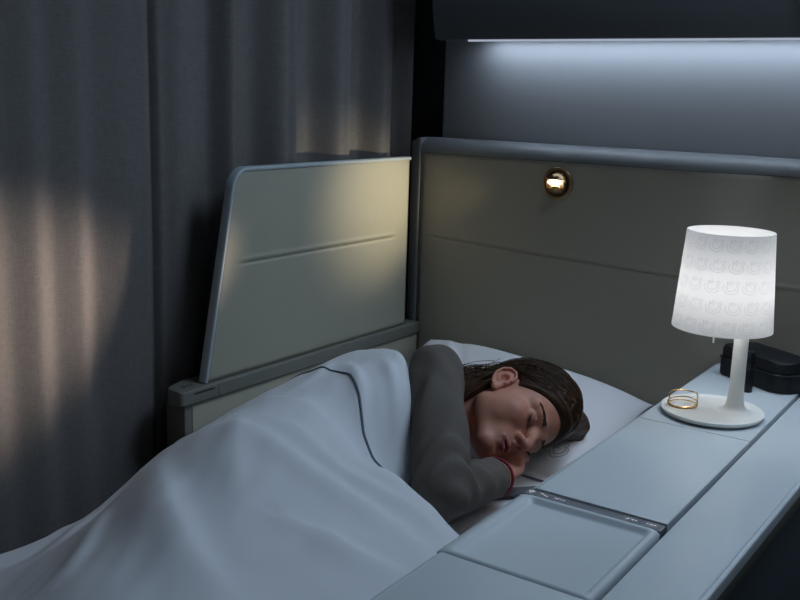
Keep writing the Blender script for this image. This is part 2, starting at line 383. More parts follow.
o = mesh_obj('panel_board', (V, grid_faces(len(zs), ny)), M['part'], pt, angle=180)
md = o.modifiers.new('t', 'SOLIDIFY'); md.thickness = 0.012; md.offset = 1.0
bm = bmesh.new()
path = [(y_left(z, 0.003), z) for z in np.linspace(zb, zt-RC, 8)] + [(y_left(z, 0.003), z) for z in [zt-0.003-RC*(1-math.sin(a)) for a in np.linspace(0.12, math.pi/2-0.02, 10)]] + [(y, zt-0.003) for y in np.linspace(-0.58, -0.052, 12)]
rings = []
for i, (y, z) in enumerate(path):
    a = Vector(path[max(0, i-1)]); b = Vector(path[min(len(path)-1, i+1)]); t = (b-a).normalized(); n = Vector((-t.y, t.x))
    c = Vector((y, z)); ring = []
    for (dx, dn) in ((0.0055, -0.0035), (0.0065, -0.001), (0.0065, 0.002), (0.0045, 0.004), (-0.012, 0.004), (-0.013, 0.002), (-0.013, -0.0035)):
        q = c + n*dn; ring.append(bm.verts.new((dx, q.x, q.y)))
    rings.append(ring)
for a, b in zip(rings, rings[1:]):
    for k in range(7): bm.faces.new((a[k], a[(k+1) % 7], b[(k+1) % 7], b[k]))
bm.faces.new(rings[0]); bm.faces.new(list(reversed(rings[-1])))
tag(mesh_obj('edge_trim', bm, M['parttrim'], pt, angle=50), 'blue grey edge trim')

rt = thing('side_rail', 'dark grey-green padded rail along the bed under the beige partition', 'rail', (0.0, -0.43, 0.722))
bm = bmesh.new()
add_prism(bm, rounded([(-0.048, -0.735), (-0.030, -0.797), (0.014, -0.797), (0.014, -0.003), (-0.048, -0.003)], [0.02, 0.016, 0.008, 0, 0], 6), 0.722, 0.752, 0.005, 4, True)
mesh_obj('rail_cap', bm, M['rail'], rt, angle=50)
bm = bmesh.new(); add_box(bm, (0.0139, -0.765, 0.741), (0.0146, -0.712, 0.744)); mesh_obj('slot', bm, M['darkmark'], rt)
bm = bmesh.new(); add_box(bm, (0.0139, -0.7015, 0.724), (0.0144, -0.7005, 0.749)); mesh_obj('joint_line', bm, M['darkmark'], rt)
def polyline_flat(bm, pts, w, z):   # thin flat ribbon marks lying on a horizontal top
    add_tube(bm, [(p[0], p[1], z) for p in pts], w, 6)
for cy, shape in ((-0.768, [(-0.012, 0), (-0.004, 0.006), (0.004, -0.004), (0.012, 0.003)]), (-0.750, [(-0.010, -0.004), (0.0, 0.004), (0.010, -0.004)]), (-0.722, [(-0.008, 0.004), (0.0, -0.005), (0.008, 0.004)])):
    bm = bmesh.new(); polyline_flat(bm, [(-0.012+p[1]*1.2, cy+p[0]*0.7) for p in shape], 0.0009, 0.7522); mesh_obj('button_mark', bm, M['darkmark'], rt)

bed = thing('bed', 'wide made-up bed with white fitted sheet and beige side panel', 'bed', (0.37, -1.0, 0.0))
bm = bmesh.new(); add_box(bm, (0.060, -2.15, 0.25), (0.748, -0.012, 0.606), 0.03, 4); mesh_obj('mattress', bm, M['linen'], bed)
bm = bmesh.new(); add_box(bm, (0.012, -2.15, 0.001), (0.742, -0.012, 0.248), 0.01, 2); tag(mesh_obj('bed_base', bm, M['post'], bed), 'dark bed base')
bm = bmesh.new(); add_box(bm, (-0.042, -0.7645, 0.001), (0.008, -0.004, 0.7215), 0.003, 2); tag(mesh_obj('side_panel', bm, M['panel'], bed), 'beige side panel')
bm = bmesh.new(); add_box(bm, (-0.044, -0.784, 0.001), (0.0075, -0.7650, 0.7215), 0.003, 2); tag(mesh_obj('side_post', bm, M['post'], bed), 'brown end post')

# ------------------------------------------------------------------ console
cs = thing('side_console', 'long pale grey side console with flap lids, tray and control strip', 'console', (0.9, -0.8, 0.0))
ZT = 0.779
def xg(y): return 0.946 - 0.0185*(y+0.11)
def xl(y): return 0.749 - 0.014*y
def xr(y): return 1.064
def lid(name, y0, y1, bev=0.004, left_r=0.006, z0=0.766, left_bev=0.014, zt=ZT):
    bm = bmesh.new()
    pts = [(xl(y0), y0), (xg(y0), y0), (xg(y1), y1), (xl(y1), y1)]
    a = [bm.verts.new((p[0], p[1], z0)) for p in pts]; b = [bm.verts.new((p[0], p[1], zt)) for p in pts]
    bm.faces.new(list(reversed(a))); ft = bm.faces.new(b)
    for i in range(4): bm.faces.new((a[i], a[(i+1) % 4], b[(i+1) % 4], b[i]))
    bm.edges.ensure_lookup_table()
    le = [e for e in bm.edges if b[0] in e.verts and b[3] in e.verts]
    ot = [e for e in ft.edges if e not in le]
    bmesh.ops.bevel(bm, geom=le, offset=left_bev, segments=5, profile=0.5, affect='EDGES')
    if bev:
        tops = [e for e in bm.edges if all(abs(v.co.z-zt) < 1e-5 for v in e.verts) and e.calc_length() > 0.03 and not (all(v.co.x < 0.80 for v in e.verts))]
        bmesh.ops.bevel(bm, geom=tops, offset=bev, segments=3, profile=0.5, affect='EDGES')
    return bm
mesh_obj('front_lid', lid('l', -1.75, -1.0905, 0.0015), M['console'], cs, angle=50)
mesh_obj('middle_lid', lid('l', -0.844, -0.4525, 0.0015), M['console'], cs, angle=50)
mesh_obj('rear_lid', lid('l', -0.4500, 0.0, 0.001), M['console'], cs, angle=50)
# tray with recessed middle
def tray():
    y0, y1 = -1.0885, -0.8675
    xa = lambda y: xl(y)+0.000; N = 10
    out_ = rounded([(xl(y0), y0), (xg(y0), y0), (xg(y1), y1), (xl(y1), y1)], [0.004, 0.004, 0.005, 0.014], N)
    def inset(l, r, b_, t_, rad): return rounded([(xl(y0)+l, y0+b_), (xg(y0)-r, y0+b_), (xg(y1)-r, y1-t_), (xl(y1)+l, y1-t_)], [rad]*4, N)
    loops = [([(p[0], p[1]) for p in out_], 0.765), (out_, 0.774), (inset(0.003, 0.0015, 0.0012, 0.0015, 0.008), 0.7775), (inset(0.010, 0.004, 0.004, 0.004, 0.01), ZT+0.0006), (inset(0.0165, 0.0085, 0.0085, 0.0085, 0.010), ZT+0.0006),
             (inset(0.019, 0.0105, 0.0105, 0.0105, 0.009), ZT-0.0008), (inset(0.022, 0.013, 0.013, 0.014, 0.0085), ZT-0.0050), (inset(0.025, 0.016, 0.016, 0.017, 0.007), ZT-0.0062)]
    bm = bmesh.new(); R = [[bm.verts.new((p[0], p[1], z)) for p in lp] for lp, z in loops]
    for a, b in zip(R, R[1:]):
        for k in range(len(a)): bm.faces.new((a[k], a[(k+1) % len(a)], b[(k+1) % len(a)], b[k]))
    bm.faces.new(list(reversed(R[0]))); bm.faces.new(R[-1]); return bm
tag(mesh_obj('tray_lid', tray(), M['console'], cs, angle=50), 'tray lid with a shallow square recess')
bm = bmesh.new()
add_prism(bm, [(xl(-0.866)+0.002, -0.8665), (xg(-0.866)-0.001, -0.8665), (xg(-0.845)-0.001, -0.8452), (xl(-0.845)+0.006, -0.8452)], 0.766, 0.7765, 0.001, 2)
stp = tag(mesh_obj('control_strip', bm, M['strip'], cs), 'dark grey control strip')
# buttons on the strip, each with its lit mark
marks = {'a': [[(-.004, .002), (-.001, -.003), (.003, .003), (0, .0035), (-.004, .002)]],
         'b': [[(-.006, .0025), (-.002, .002), (.001, -.001), (.004, -.001)], [(.004, -.001), (.006, -.003)]],
         'c': [[(-.007, .001), (-.004, -.001), (-.001, .001)], [(.001, .0), (.003, .0)], [(.0045, .0), (.007, .0)]],
         'd': [[(-.007, -.002), (-.004, .0015), (-.003, -.001)], [(-.001, .0015), (.001, -.001), (.002, .0015)], [(.004, -.001), (.006, .001)]],
         'e': [[(-.007, 0), (-.004, .001)], [(-.002, -.001), (0, .002), (.002, -.001), (.004, .002), (.006, -.001)]]}
for xc, w, k in ((0.771, 0.016, 'a'), (0.790, 0.022, 'b'), (0.8135, 0.022, 'c'), (0.9165, 0.025, 'd'), (0.943, 0.024, 'e')):
    bm = bmesh.new(); add_box(bm, (xc-w/2+0.0006, -0.8655, 0.7760), (xc+w/2-0.0006, -0.8462, 0.7770), 0.0004, 1)
    bt = mesh_obj('button', bm, M['strip'], stp)
    bm = bmesh.new()
    for pl in marks[k]: add_tube(bm, [(xc+p[0]*1.1, -0.8558+p[1]*1.2, 0.7771) for p in pl], 0.00065, 6)
    tag(mesh_obj('button_icon', bm, M['icon'], bt), 'small lit white icon')
# right-hand strip
bm = bmesh.new()
add_prism(bm, [(xg(-1.75)+0.0065, -1.75), (xr(0), -1.75), (xr(0), 0.0), (xg(0.0)+0.0065, 0.0)], 0.762, ZT-0.0006, 0.003, 3)
mesh_obj('outer_top', bm, M['console'], cs, angle=50)
bm = bmesh.new(); add_tube(bm, [(xr(0)-0.0075, y, ZT-0.0008) for y in np.linspace(-1.745, -0.35, 30)], [0.0016*float(1-sstep(-0.75, -0.35, y))+0.0002 for y in np.linspace(-1.745, -0.35, 30)], 8)
mesh_obj('edge_bead', bm, M['console'], cs)
bm = bmesh.new(); add_box(bm, (0.776, -1.75, 0.001), (1.050, -0.001, 0.7615), 0.003, 2); tag(mesh_obj('console_body', bm, M['consoleside'], cs), 'dark blue grey side body')
bm = bmesh.new(); add_box(bm, (1.0505, -1.75, 0.738), (1.0615, -0.001, 0.7605), 0.002, 2); tag(mesh_obj('edge_moulding', bm, M['rail'], cs), 'dark edge moulding')

# ------------------------------------------------------------------ things on the console
BC = (0.858, -0.353)       # lamp base centre
STM = (0.890, -0.331)      # stem foot
SHC = (0.8600, -0.3492)     # shade axis
tl = thing('table_lamp', 'lit white table lamp with a printed shade standing on the console', 'lamp', (BC[0], BC[1], ZT))
bm = bmesh.new(); add_lathe(bm, [(0, 0.0004), (0.075, 0.0004), (0.0820, 0.003), (0.0855, 0.0075), (0.0865, 0.0105), (0.0855, 0.0115), (0.0835, 0.0110), (0.0808, 0.0085), (0.077, 0.0072), (0, 0.0068)], (BC[0], BC[1], ZT), 96)
mesh_obj('lamp_base', bm, M['lampw'], tl, angle=60)
bm = bmesh.new(); add_lathe(bm, [(0.034, 0.0070), (0.026, 0.0085), (0.019, 0.0125), (0.0155, 0.019), (0.0135, 0.030), (0.0125, 0.05), (0.0122, 0.10), (0.0122, 0.20), (0.009, 0.205), (0, 0.206)], (STM[0], STM[1], ZT), 48)
mesh_obj('lamp_stem', bm, M['lampw'], tl, angle=60)
zb_, zt_, rb_, rt_ = 0.934, 1.100, 0.0832, 0.0715
def shade_pt(th, z, off=0.0):
    r = rb_ + (rt_-rb_)*(z-zb_)/(zt_-zb_) + off; return Vector((SHC[0]+r*math.cos(th), SHC[1]+r*math.sin(th), z))
bm = bmesh.new(); nT = 96
ringz = [zb_+(zt_-zb_)*k/12 for k in range(13)]
outer = [[bm.verts.new(shade_pt(2*math.pi*k/nT, z)) for k in range(nT)] for z in ringz]
inner = [[bm.verts.new(shade_pt(2*math.pi*k/nT, z, -0.0018)) for k in range(nT)] for z in ringz]
for L, fl in ((outer, False), (inner, True)):
    for a, b in zip(L, L[1:]):
        for k in range(nT):
            q = (a[k], a[(k+1) % nT], b[(k+1) % nT], b[k]); bm.faces.new(q[::-1] if fl else q)
for a, b in ((outer[-1], inner[-1]), (inner[0], outer[0])):
    for k in range(nT): bm.faces.new((a[k], a[(k+1) % nT], b[(k+1) % nT], b[k]))
# printed bird line motif: thin raised ribbons of a second material in the same mesh
def catmull(pts, n=5):
    P = [Vector(p) for p in pts]; out = []
    for i in range(len(P)-1):
        p0, p1, p2, p3 = P[max(0, i-1)], P[i], P[i+1], P[min(len(P)-1, i+2)]
        for k in range(n):
            t = k/n; out.append(0.5*((2*p1)+(p2-p0)*t+(2*p0-5*p1+4*p2-p3)*t*t+(3*p1-p0-3*p2+p3)*t*t*t))
    out.append(P[-1]); return out
MOTIF = [catmull([(-.9, .35), (-1.0, -.1), (-.75, -.65), (-.1, -.9), (.55, -.75), (.85, -.3), (.8, .2), (.95, .6), (.75, .8)]),
         catmull([(.75, .8), (.55, .5), (.62, .1), (.45, -.3), (.05, -.5), (-.4, -.4), (-.6, 0), (-.45, .4), (-.15, .45), (.05, .2)]),
         catmull([(-.45, .4), (-.55, .75), (-.25, .6), (-.05, .9), (.1, .55), (.4, .75)])]
bm.faces.ensure_lookup_table(); nbase = len(bm.faces)
for row in range(5):
    z = zb_ + 0.016 + row*0.0335
    n = 16
    for c in range(n):
        th = 2*math.pi*(c+0.5*(row % 2)*0.4)/n
        for pl in MOTIF:
            pr = None
            for i, p in enumerate(pl):
                r = 0.079; a = th + p.x*0.0130/r; zz = z + p.y*0.0118
                if zz > zt_-0.003 or zz < zb_+0.002: pr = None; continue
                t = (pl[min(i+1, len(pl)-1)]-pl[max(i-1, 0)]).normalized(); nn = Vector((-t.y, t.x))*0.00032
                v1 = bm.verts.new(shade_pt(a+nn.x/r, zz+nn.y, 0.00025)); v2 = bm.verts.new(shade_pt(a-nn.x/r, zz-nn.y, 0.00025))
                if pr: bm.faces.new((pr[0], pr[1], v2, v1)).material_index = 1
                pr = (v1, v2)
me_sh = bpy.data.meshes.new('lamp_shade'); bm.to_mesh(me_sh); bm.free()
me_sh.materials.append(M['shade']); me_sh.materials.append(M['lineart'])
sh = bpy.data.objects.new('lamp_shade', me_sh); COL.objects.link(sh); sh.parent = tl; sh.matrix_parent_inverse = parent_world(tl).inverted()
me_sh.polygons.foreach_set('use_smooth', [True]*len(me_sh.polygons)); me_sh.set_sharp_from_angle(angle=math.radians(60))
sh['label'] = 'translucent white shade with faint bird outlines'
bm = bmesh.new(); add_lathe(bm, [(0, 0.0), (0.014, 0.003), (0.022, 0.020), (0.025, 0.050), (0.024, 0.072), (0.016, 0.088), (0, 0.094)], (SHC[0], SHC[1], 0.958), 24); mesh_obj('bulb', bm, M['bulb'], tl)
bm = bmesh.new(); add_lathe(bm, [(0, 0.165), (0.014, 0.165), (0.014, 0.182), (0, 0.183)], (SHC[0], SHC[1], ZT), 24); add_tube(bm, [(STM[0], STM[1], ZT+0.185), (SHC[0], SHC[1], ZT+0.174)], 0.006); mesh_obj('bulb_socket', bm, M['lampw'], tl)
pp = Vector((SHC[0], SHC[1], 0)) - Vector((_r.x, _r.y, 0))*0.030 - Vector((_f.x, _f.y, 0)).normalized()*0.055
bm = bmesh.new(); add_tube(bm, [(pp.x, pp.y, 0.945), (pp.x, pp.y, 0.920)], 0.0016, 8); mesh_obj('pull_switch', bm, M['lampw'], tl)

# bracelet
bz = ZT + 0.0085
bc = Vector((0.810, -0.366, bz))
br = thing('bracelet', 'thin gold wire bangle lying on the lamp base tray', 'bracelet', bc)
R1 = 0.0250
dirc = Vector((_r.x, _r.y, 0)); dird = Vector((_f.x, _f.y, 0)).normalized()
def ring_pt(t, zc, tilt=0.0, rx=R1, ry=R1*0.92, sh=0): return bc + dirc*(rx*math.cos(t)+sh) + dird*ry*math.sin(t) + Vector((0, 0, zc + tilt*math.sin(t+0.6)))
bm = bmesh.new(); add_tube(bm, [ring_pt(t, 0.0032, 0.0012) for t in np.linspace(0, 2*math.pi, 48, endpoint=False)], 0.00125, 8, True); mesh_obj('lower_hoop', bm, M['gold'], br)
bm = bmesh.new(); add_tube(bm, [ring_pt(t, 0.0075, 0.0035, ry=R1*0.9) for t in np.linspace(0, 2*math.pi, 48, endpoint=False)], 0.00125, 8, True); mesh_obj('middle_hoop', bm, M['gold'], br)
bm = bmesh.new()
arc = [ring_pt(t, 0.0215, 0.001) for t in np.linspace(-0.05, math.pi*1.05, 26)]
arc = [ring_pt(-0.05, 0.0055), ring_pt(-0.05, 0.012), ring_pt(-0.05, 0.018)] + arc + [ring_pt(math.pi*1.05, 0.018), ring_pt(math.pi*1.05, 0.010), ring_pt(math.pi*1.05, 0.0045)]
add_tube(bm, arc, 0.00125, 8); mesh_obj('upper_arc', bm, M['gold'], br)

# black case
e1 = Vector((0.13, -0.074)).normalized(); e2 = Vector((-e1.y, e1.x))
A0 = Vector((0.781, -0.080))
def case_pts(g): return [tuple(A0 - e1*g - e2*g), tuple(A0 + e1*(0.165+g) - e2*g), tuple(A0 + e1*(0.165+g) + e2*(0.085+g)), tuple(A0 - e1*g + e2*(0.085+g))]
bg = thing('travel_case', 'black zipped travel case standing on the console behind the lamp', 'case', (*(A0+e1*0.08+e2*0.04), ZT))
bm = bmesh.new(); add_prism(bm, rounded(case_pts(0), [0.012, 0.03, 0.022, 0.012], 6), ZT+0.0003, ZT+0.036, 0.005, 3, True); mesh_obj('case_body', bm, M['blackbag'], bg, angle=50)
bm = bmesh.new(); add_prism(bm, rounded(case_pts(-0.0015), [0.012, 0.03, 0.022, 0.012], 6), ZT+0.0365, ZT+0.060, 0.007, 4); mesh_obj('case_lid', bm, M['blackbag'], bg, angle=50)
bm = bmesh.new(); pz = rounded(case_pts(0.0008), [0.012, 0.03, 0.022, 0.012], 6); add_tube(bm, [(p[0], p[1], ZT+0.0363) for p in pz], 0.0014, 6, True); mesh_obj('zip', bm, M['blackgloss'], bg)
# small black bottle
vb_ = (0.866, -0.171)
vi = thing('spray_bottle', 'slim black cylindrical bottle standing against the black case', 'bottle', (*vb_, ZT))
bm = bmesh.new(); add_lathe(bm, [(0, 0.0003), (0.0090, 0.0003), (0.0098, 0.0012), (0.0098, 0.043), (0.0092, 0.044), (0, 0.044)], (*vb_, ZT), 32); mesh_obj('bottle_body', bm, M['blackgloss'], vi)
bm = bmesh.new(); add_lathe(bm, [(0, 0.0442), (0.0093, 0.0442), (0.0094, 0.0765), (0.0085, 0.078), (0, 0.078)], (*vb_, ZT), 32); mesh_obj('bottle_cap', bm, M['blackgloss'], vi)

# ------------------------------------------------------------------ pillow
def pillow_base(x, y): return 0.6085 + (0.079-0.085*(np.asarray(x)-0.36))*sstep(-0.27, -0.02, y)
PX, PY, PA, PB = 0.347, -0.224, 0.288, 0.209
def pillow_prof(u, v):
    return np.clip(1-np.abs(u)**3.0, 0, 1)**0.62*np.clip(1-np.abs(v)**3.0, 0, 1)**0.62
def pillow_top(x, y):
    x = np.asarray(x, float); y = np.asarray(y, float)
    u = (x-PX)/PA; v = (y-PY)/PB
    h = 0.072*pillow_prof(np.clip(u, -1, 1), np.clip(v, -1, 1))
    d = 0.030*np.exp(-(((x-0.51)/0.10)**2+((y+0.41)/0.085)**2))
    w = 0.0050*np.sin(26*(x*0.9+y*1.1)+3*np.sin(9*x))*np.exp(-(((x-0.22)/0.16)**2+((y+0.14)/0.14)**2)) + 0.003*np.sin(48*(x-0.35*y))*np.exp(-(((x-0.63)/0.05)**2+((y+0.22)/0.12)**2))
    w += 0.011*np.exp(-(((x+0.55*(y+0.12)-0.17)/0.016)**2))*np.exp(-((y+0.17)/0.10)**2) - 0.009*np.exp(-(((x+0.55*(y+0.12)-0.205)/0.014)**2))*np.exp(-((y+0.17)/0.10)**2)
    return pillow_base(x, y) + np.maximum(h - d*(h > 0.001) + w*np.clip(h/0.03, 0, 1), 0.0015)
def pinch(u, v):   # squarish outline with slightly drawn-out corners
    e = 1-0.045*(1-np.abs(v)**2); g = 1-0.045*(1-np.abs(u)**2)
    return PX+PA*u*e, PY+PB*v*g
NU, NV = 110, 90; V = []; F = []
us = np.sin(np.linspace(-1, 1, NU)*math.pi/2); vs = np.sin(np.linspace(-1, 1, NV)*math.pi/2)
def pil_pt(u, v, top):
    x, y = pinch(u, v); b = float(pillow_base(x, y))
    uu = PX+PA*u; vv = PY+PB*v
    if top: return (x, y, b + float(pillow_top(uu, vv)-pillow_base(uu, vv)))
    return (x, y, b - 0.0)
for u in us:
    for v in vs: V.append(pil_pt(u, v, True))
off = len(V)
for u in us:
    for v in vs: V.append(pil_pt(u, v, False))
g = grid_faces(NU, NV); F = g + [tuple(off+i for i in q[::-1]) for q in g]
rim = [i*NV for i in range(NU)] + [(NU-1)*NV+j for j in range(1, NV)] + [i*NV+NV-1 for i in range(NU-2, -1, -1)] + [j for j in range(NV-2, 0, -1)]
for a, b in zip(rim, rim[1:]+rim[:1]): F.append((a, off+a, off+b, b))
pil = thing('pillow', 'white pillow with thin grey piping under the sleeping head', 'pillow', (PX, PY, 0.607))
pc = mesh_obj('pillow_case', (V, F), M['pillow'], pil, angle=180)
bm = bmesh.new(); add_tube(bm, [(V[i][0], V[i][1], V[i][2]-0.0005) for i in rim[::2]], 0.0016, 8, True); tag(mesh_obj('piping', bm, M['pillowpipe'], pil), 'grey piping along the pillow edge')
bm = bmesh.new()
ec = Vector((0.577, -0.340)); ea = Vector((0.0150, 0.0175)); eb = Vector((-0.009, 0.0165))
for pl in MOTIF:
    pts = []
    for p in pl:
        q = ec + ea*p.x + eb*p.y
        u, v = (q.x-PX)/PA, (q.y-PY)/PB
        t = pil_pt(u, v, True); pts.append((t[0], t[1], t[2]+0.0006))
    add_tube(bm, pts, 0.0006, 6)
tag(mesh_obj('embroidery', bm, M['embroidery'], pil), 'grey embroidered bird outline')

# grey strap lying in the gap
st = thing('strap', 'dark grey strap lying on the sheet between sleeve cuff and console', 'strap', (0.66, -0.60, 0.607))
bm = bmesh.new()
ra = []
for i in range(18):
    t = i/17; c = Vector((0.530+0.18*t, -0.560+0.17*t, 0.6125+0.010*t*t)); n = Vector((-0.68, 0.73, 0))*0.017
    ra.append([bm.verts.new(c+n+Vector((0, 0, 0.0))), bm.verts.new(c-n+Vector((0, 0, 0.0))), bm.verts.new(c-n+Vector((0, 0, 0.003))), bm.verts.new(c+n+Vector((0, 0, 0.003)))])
for a, b in zip(ra, ra[1:]):
    for k in range(4): bm.faces.new((a[k], a[(k+1) % 4], b[(k+1) % 4], b[k]))
bm.faces.new(ra[0]); bm.faces.new(ra[-1][::-1])
mesh_obj('webbing', bm, M['strap'], st)

# ------------------------------------------------------------------ duvet
EDGE = np.array([(0.0, -.49), (.1, -.505), (.2, -.525), (.3, -.555), (.38, -.60), (.44, -.665), (.49, -.735), (.54, -.775), (.59, -.755), (.66, -.74), (.72, -.73), (.775, -.72)])
def y_edge(x):
    x = np.asarray(x, float); e = np.interp(x, EDGE[:, 0], EDGE[:, 1])
    return (e + np.interp(x-0.02, EDGE[:, 0], EDGE[:, 1]) + np.interp(x+0.02, EDGE[:, 0], EDGE[:, 1]))/3
CP = []
def row(y, pairs):
    for x, z in pairs: CP.append((x, y, z))
for x, z in ((0, .68), (.1, .745), (.2, .812), (.3, .846), (.38, .862), (.44, .838), (.49, .770), (.54, .690), (.60, .635), (.66, .625), (.72, .625), (.775, .625)): CP.append((x, float(np.interp(x, EDGE[:, 0], EDGE[:, 1])), z))
row(-.65, ((0, .67), (.1, .735), (.2, .798), (.3, .834), (.37, .846)))
row(-.75, ((0, .66), (.1, .722), (.2, .788), (.27, .817), (.36, .832), (.43, .815)))
row(-.82, ((.526, .700), (.58, .668), (.64, .645), (.72, .64)))
row(-.87, ((.45, .775), (.487, .748), (.553, .740), (.617, .712), (.68, .672), (.775, .66)))
row(-.92, ((0, .64), (.1, .69), (.19, .752), (.28, .806), (.36, .820), (.45, .795), (.53, .755), (.60, .722), (.68, .69), (.775, .67)))
row(-1.05, ((0, .60), (.1, .632), (.18, .690), (.25, .765), (.32, .805), (.4, .818), (.5, .79), (.6, .74), (.7, .695), (.775, .675)))
row(-1.2, ((0, .60), (.06, .60), (.12, .612), (.2, .66), (.3, .73), (.4, .775), (.5, .78), (.6, .75), (.7, .705), (.775, .68)))
row(-1.4, ((0, .61), (.1, .615), (.2, .63), (.3, .67), (.4, .725), (.5, .765), (.6, .765), (.7, .73), (.775, .69)))
row(-1.7, ((0, .612), (.2, .625), (.4, .65), (.6, .68), (.775, .65)))
row(-2.1, ((0, .612), (.2, .62), (.4, .625), (.6, .625), (.775, .62)))
CP = np.array(CP)
def tps(d2): return np.where(d2 > 1e-12, 0.5*d2*np.log(d2+1e-15), 0.0)
_n = len(CP); _K = tps(((CP[:, None, :2]-CP[None, :, :2])**2).sum(-1)) + np.eye(_n)*6e-4
_P = np.c_[np.ones(_n), CP[:, :2]]; _A = np.zeros((_n+3, _n+3)); _A[:_n, :_n] = _K; _A[:_n, _n:] = _P; _A[_n:, :_n] = _P.T
_w = np.linalg.solve(_A, np.r_[CP[:, 2], 0, 0, 0])
# folds: polyline (x,y), height, width each side (a on its -normal side, b on its +normal side)
FOLDS = [
    ([(.36, -.86), (.45, -.872), (.55, -.872), (.62, -.868), (.68, -.865)], .015, .018, .06),
    ([(0.359, -1.011), (0.484, -1.011), (0.559, -0.991), (0.627, -0.965)], .010, .018, .03),
    ([(0.409, -0.946), (0.512, -0.955), (0.570, -0.935), (0.62, -0.91)], .009, .016, .03),
    ([(0.286, -1.110), (0.435, -1.216), (0.542, -1.277), (0.608, -1.299)], .020, .026, .045),
    ([(0.285, -1.199), (0.365, -1.286), (0.435, -1.372)], .010, .014, .025),
    ([(0.300, -0.940), (0.422, -1.082), (0.497, -1.148)], .005, .018, .03),
    ([(0.294, -0.661), (0.40, -0.757), (0.45, -0.815)], .008, .012, .016),
    ([(0.558, -1.116), (0.624, -1.085), (0.680, -1.040)], .009, .016, .03),
    ([(0.366, -0.645), (0.43, -0.706), (0.48, -0.764)], .006, .012, .012),
    ([(0.588, -1.238), (0.595, -1.139), (0.614, -1.041)], .006, .02, .02),
    ([(.10, -1.06), (.13, -1.14), (.17, -1.22)], .008, .012, .022),
    ([(.04, -1.05), (.075, -1.12), (.09, -1.2)], .007, .015, .025),
    ([(.22, -.62), (.27, -.70), (.30, -.80)], .006, .014, .02),
]
def duvet_z(x, y):
    x = np.asarray(x, float); y = np.asarray(y, float)
    q = np.stack([x.ravel(), y.ravel()], 1)
    z = tps(((q[:, None]-CP[None, :, :2])**2).sum(-1)) @ _w[:_n] + _w[_n] + q @ _w[_n+1:]
    for pl, h, wa, wb in FOLDS:
        best = np.full(len(q), 1e9); sgn = np.ones(len(q)); tt = np.zeros(len(q)); L = len(pl)-1
        for i in range(L):
            a = np.array(pl[i]); b = np.array(pl[i+1]); ab = b-a
            t = np.clip(((q-a) @ ab)/(ab @ ab), 0, 1); c = a+t[:, None]*ab; d = q-c; dist = np.hypot(d[:, 0], d[:, 1])
            m = dist < best; best = np.where(m, dist, best); sgn = np.where(m, np.sign(ab[0]*d[:, 1]-ab[1]*d[:, 0]), sgn); tt = np.where(m, (i+t)/L, tt)
        w = np.where(sgn > 0, wa, wb); z += h*np.exp(-(best/w)**2)*np.clip(np.sin(np.pi*np.clip(0.08+0.84*tt, 0, 1)), 0, 1)**0.7
    z = np.maximum(z, 0.6125)
    z = z - 0.11*(1-sstep(.022, .080, q[:, 0]))*sstep(.80, .98, -q[:, 1])
    return z.reshape(x.shape)
NX, NY = 170, 240
sx = np.linspace(0.0165, 0.752, NX); ty = np.linspace(0, 1, NY)**1.35
XX = np.repeat(sx[:, None], NY, 1); YE = y_edge(sx)[:, None]; YY = YE + (-2.12-YE)*ty[None, :]
ZZ = duvet_z(XX, YY)
for i in range(NX):
    for j in range(NY):
        p = Vector((XX[i, j], YY[i, j], 0))
        ZZ[i, j] += 0.0035*noise.noise(Vector((p.x*9+p.y*5, p.y*7-p.x*4, 1.7))) + 0.0016*noise.noise(Vector((p.x*34+p.y*12, p.y*16, 4.2)))
# soft rolled edge at the top hem, sagging left side beyond the rail
dedge = YE-YY
roll_ = 0.016*np.exp(-dedge/0.008)
ZZ -= roll_
V = [(XX[i, j], YY[i, j], ZZ[i, j]) for i in range(NX) for j in range(NY)]
dv = thing('duvet', 'white duvet with a thin grey piped line covering the sleeper', 'duvet', (0.38, -1.3, 0.61))
o = mesh_obj('duvet_cover', (V, grid_faces(NX, NY)), M['linen'], dv, angle=180)
md = o.modifiers.new('fill', 'SOLIDIFY'); md.thickness = 0.010; md.offset = 1.0
bm = bmesh.new(); pts = []
for x in np.linspace(0.02, 0.745, 120):
    y = float(np.interp(x, [0, .1, .2, .3, .36, .41, .45, .48, .52, .57, .62, .70, .775], [-.615, -.632, -.665, -.705, -.735, -.775, -.815, -.828, -.818, -.79, -.824, -.88, -.92]))
    z = float(duvet_z(np.array([x]), np.array([y]))[0]) + 0.0035*noise.noise(Vector((x*9+y*5, y*7-x*4, 1.7))) + 0.0016*noise.noise(Vector((x*34+y*12, y*16, 4.2)))
    pts.append((x, y, z+0.0004))
add_tube(bm, pts, 0.0022, 8); tag(mesh_obj('piping', bm, M['piping'], dv), 'grey piped line across the duvet')

# ------------------------------------------------------------------ sleeping person (distance-field modelling, surface nets)
HC = np.array([0.506, -0.454, 0.726]); HS = 0.94
Rm = np.array([[-0.100, 0.479, 0.872], [0.197, 0.869, -0.455], [-0.975, 0.126, -0.181]])
_U, _, _V = np.linalg.svd(Rm); Rm = _U @ _V
def to_head(P): return ((P-HC) @ Rm)/HS
def from_head(h): return np.asarray(h, float)*HS @ Rm.T + HC
def ln(v): return np.sqrt((v*v).sum(-1))
def ell(P, c, r):
    q = (P-np.array(c))/np.array(r); k0 = ln(q); k1 = ln(q/np.array(r)); return k0*(k0-1)/np.maximum(k1, 1e-9)
def cap(P, a, b, ra, rb=None):
    a = np.array(a, float); b = np.array(b, float); rb = ra if rb is None else rb
    ab = b-a; t = np.clip(((P-a) @ ab)/(ab @ ab), 0, 1); return ln(P-a-t[..., None]*ab) - (ra+(rb-ra)*t)
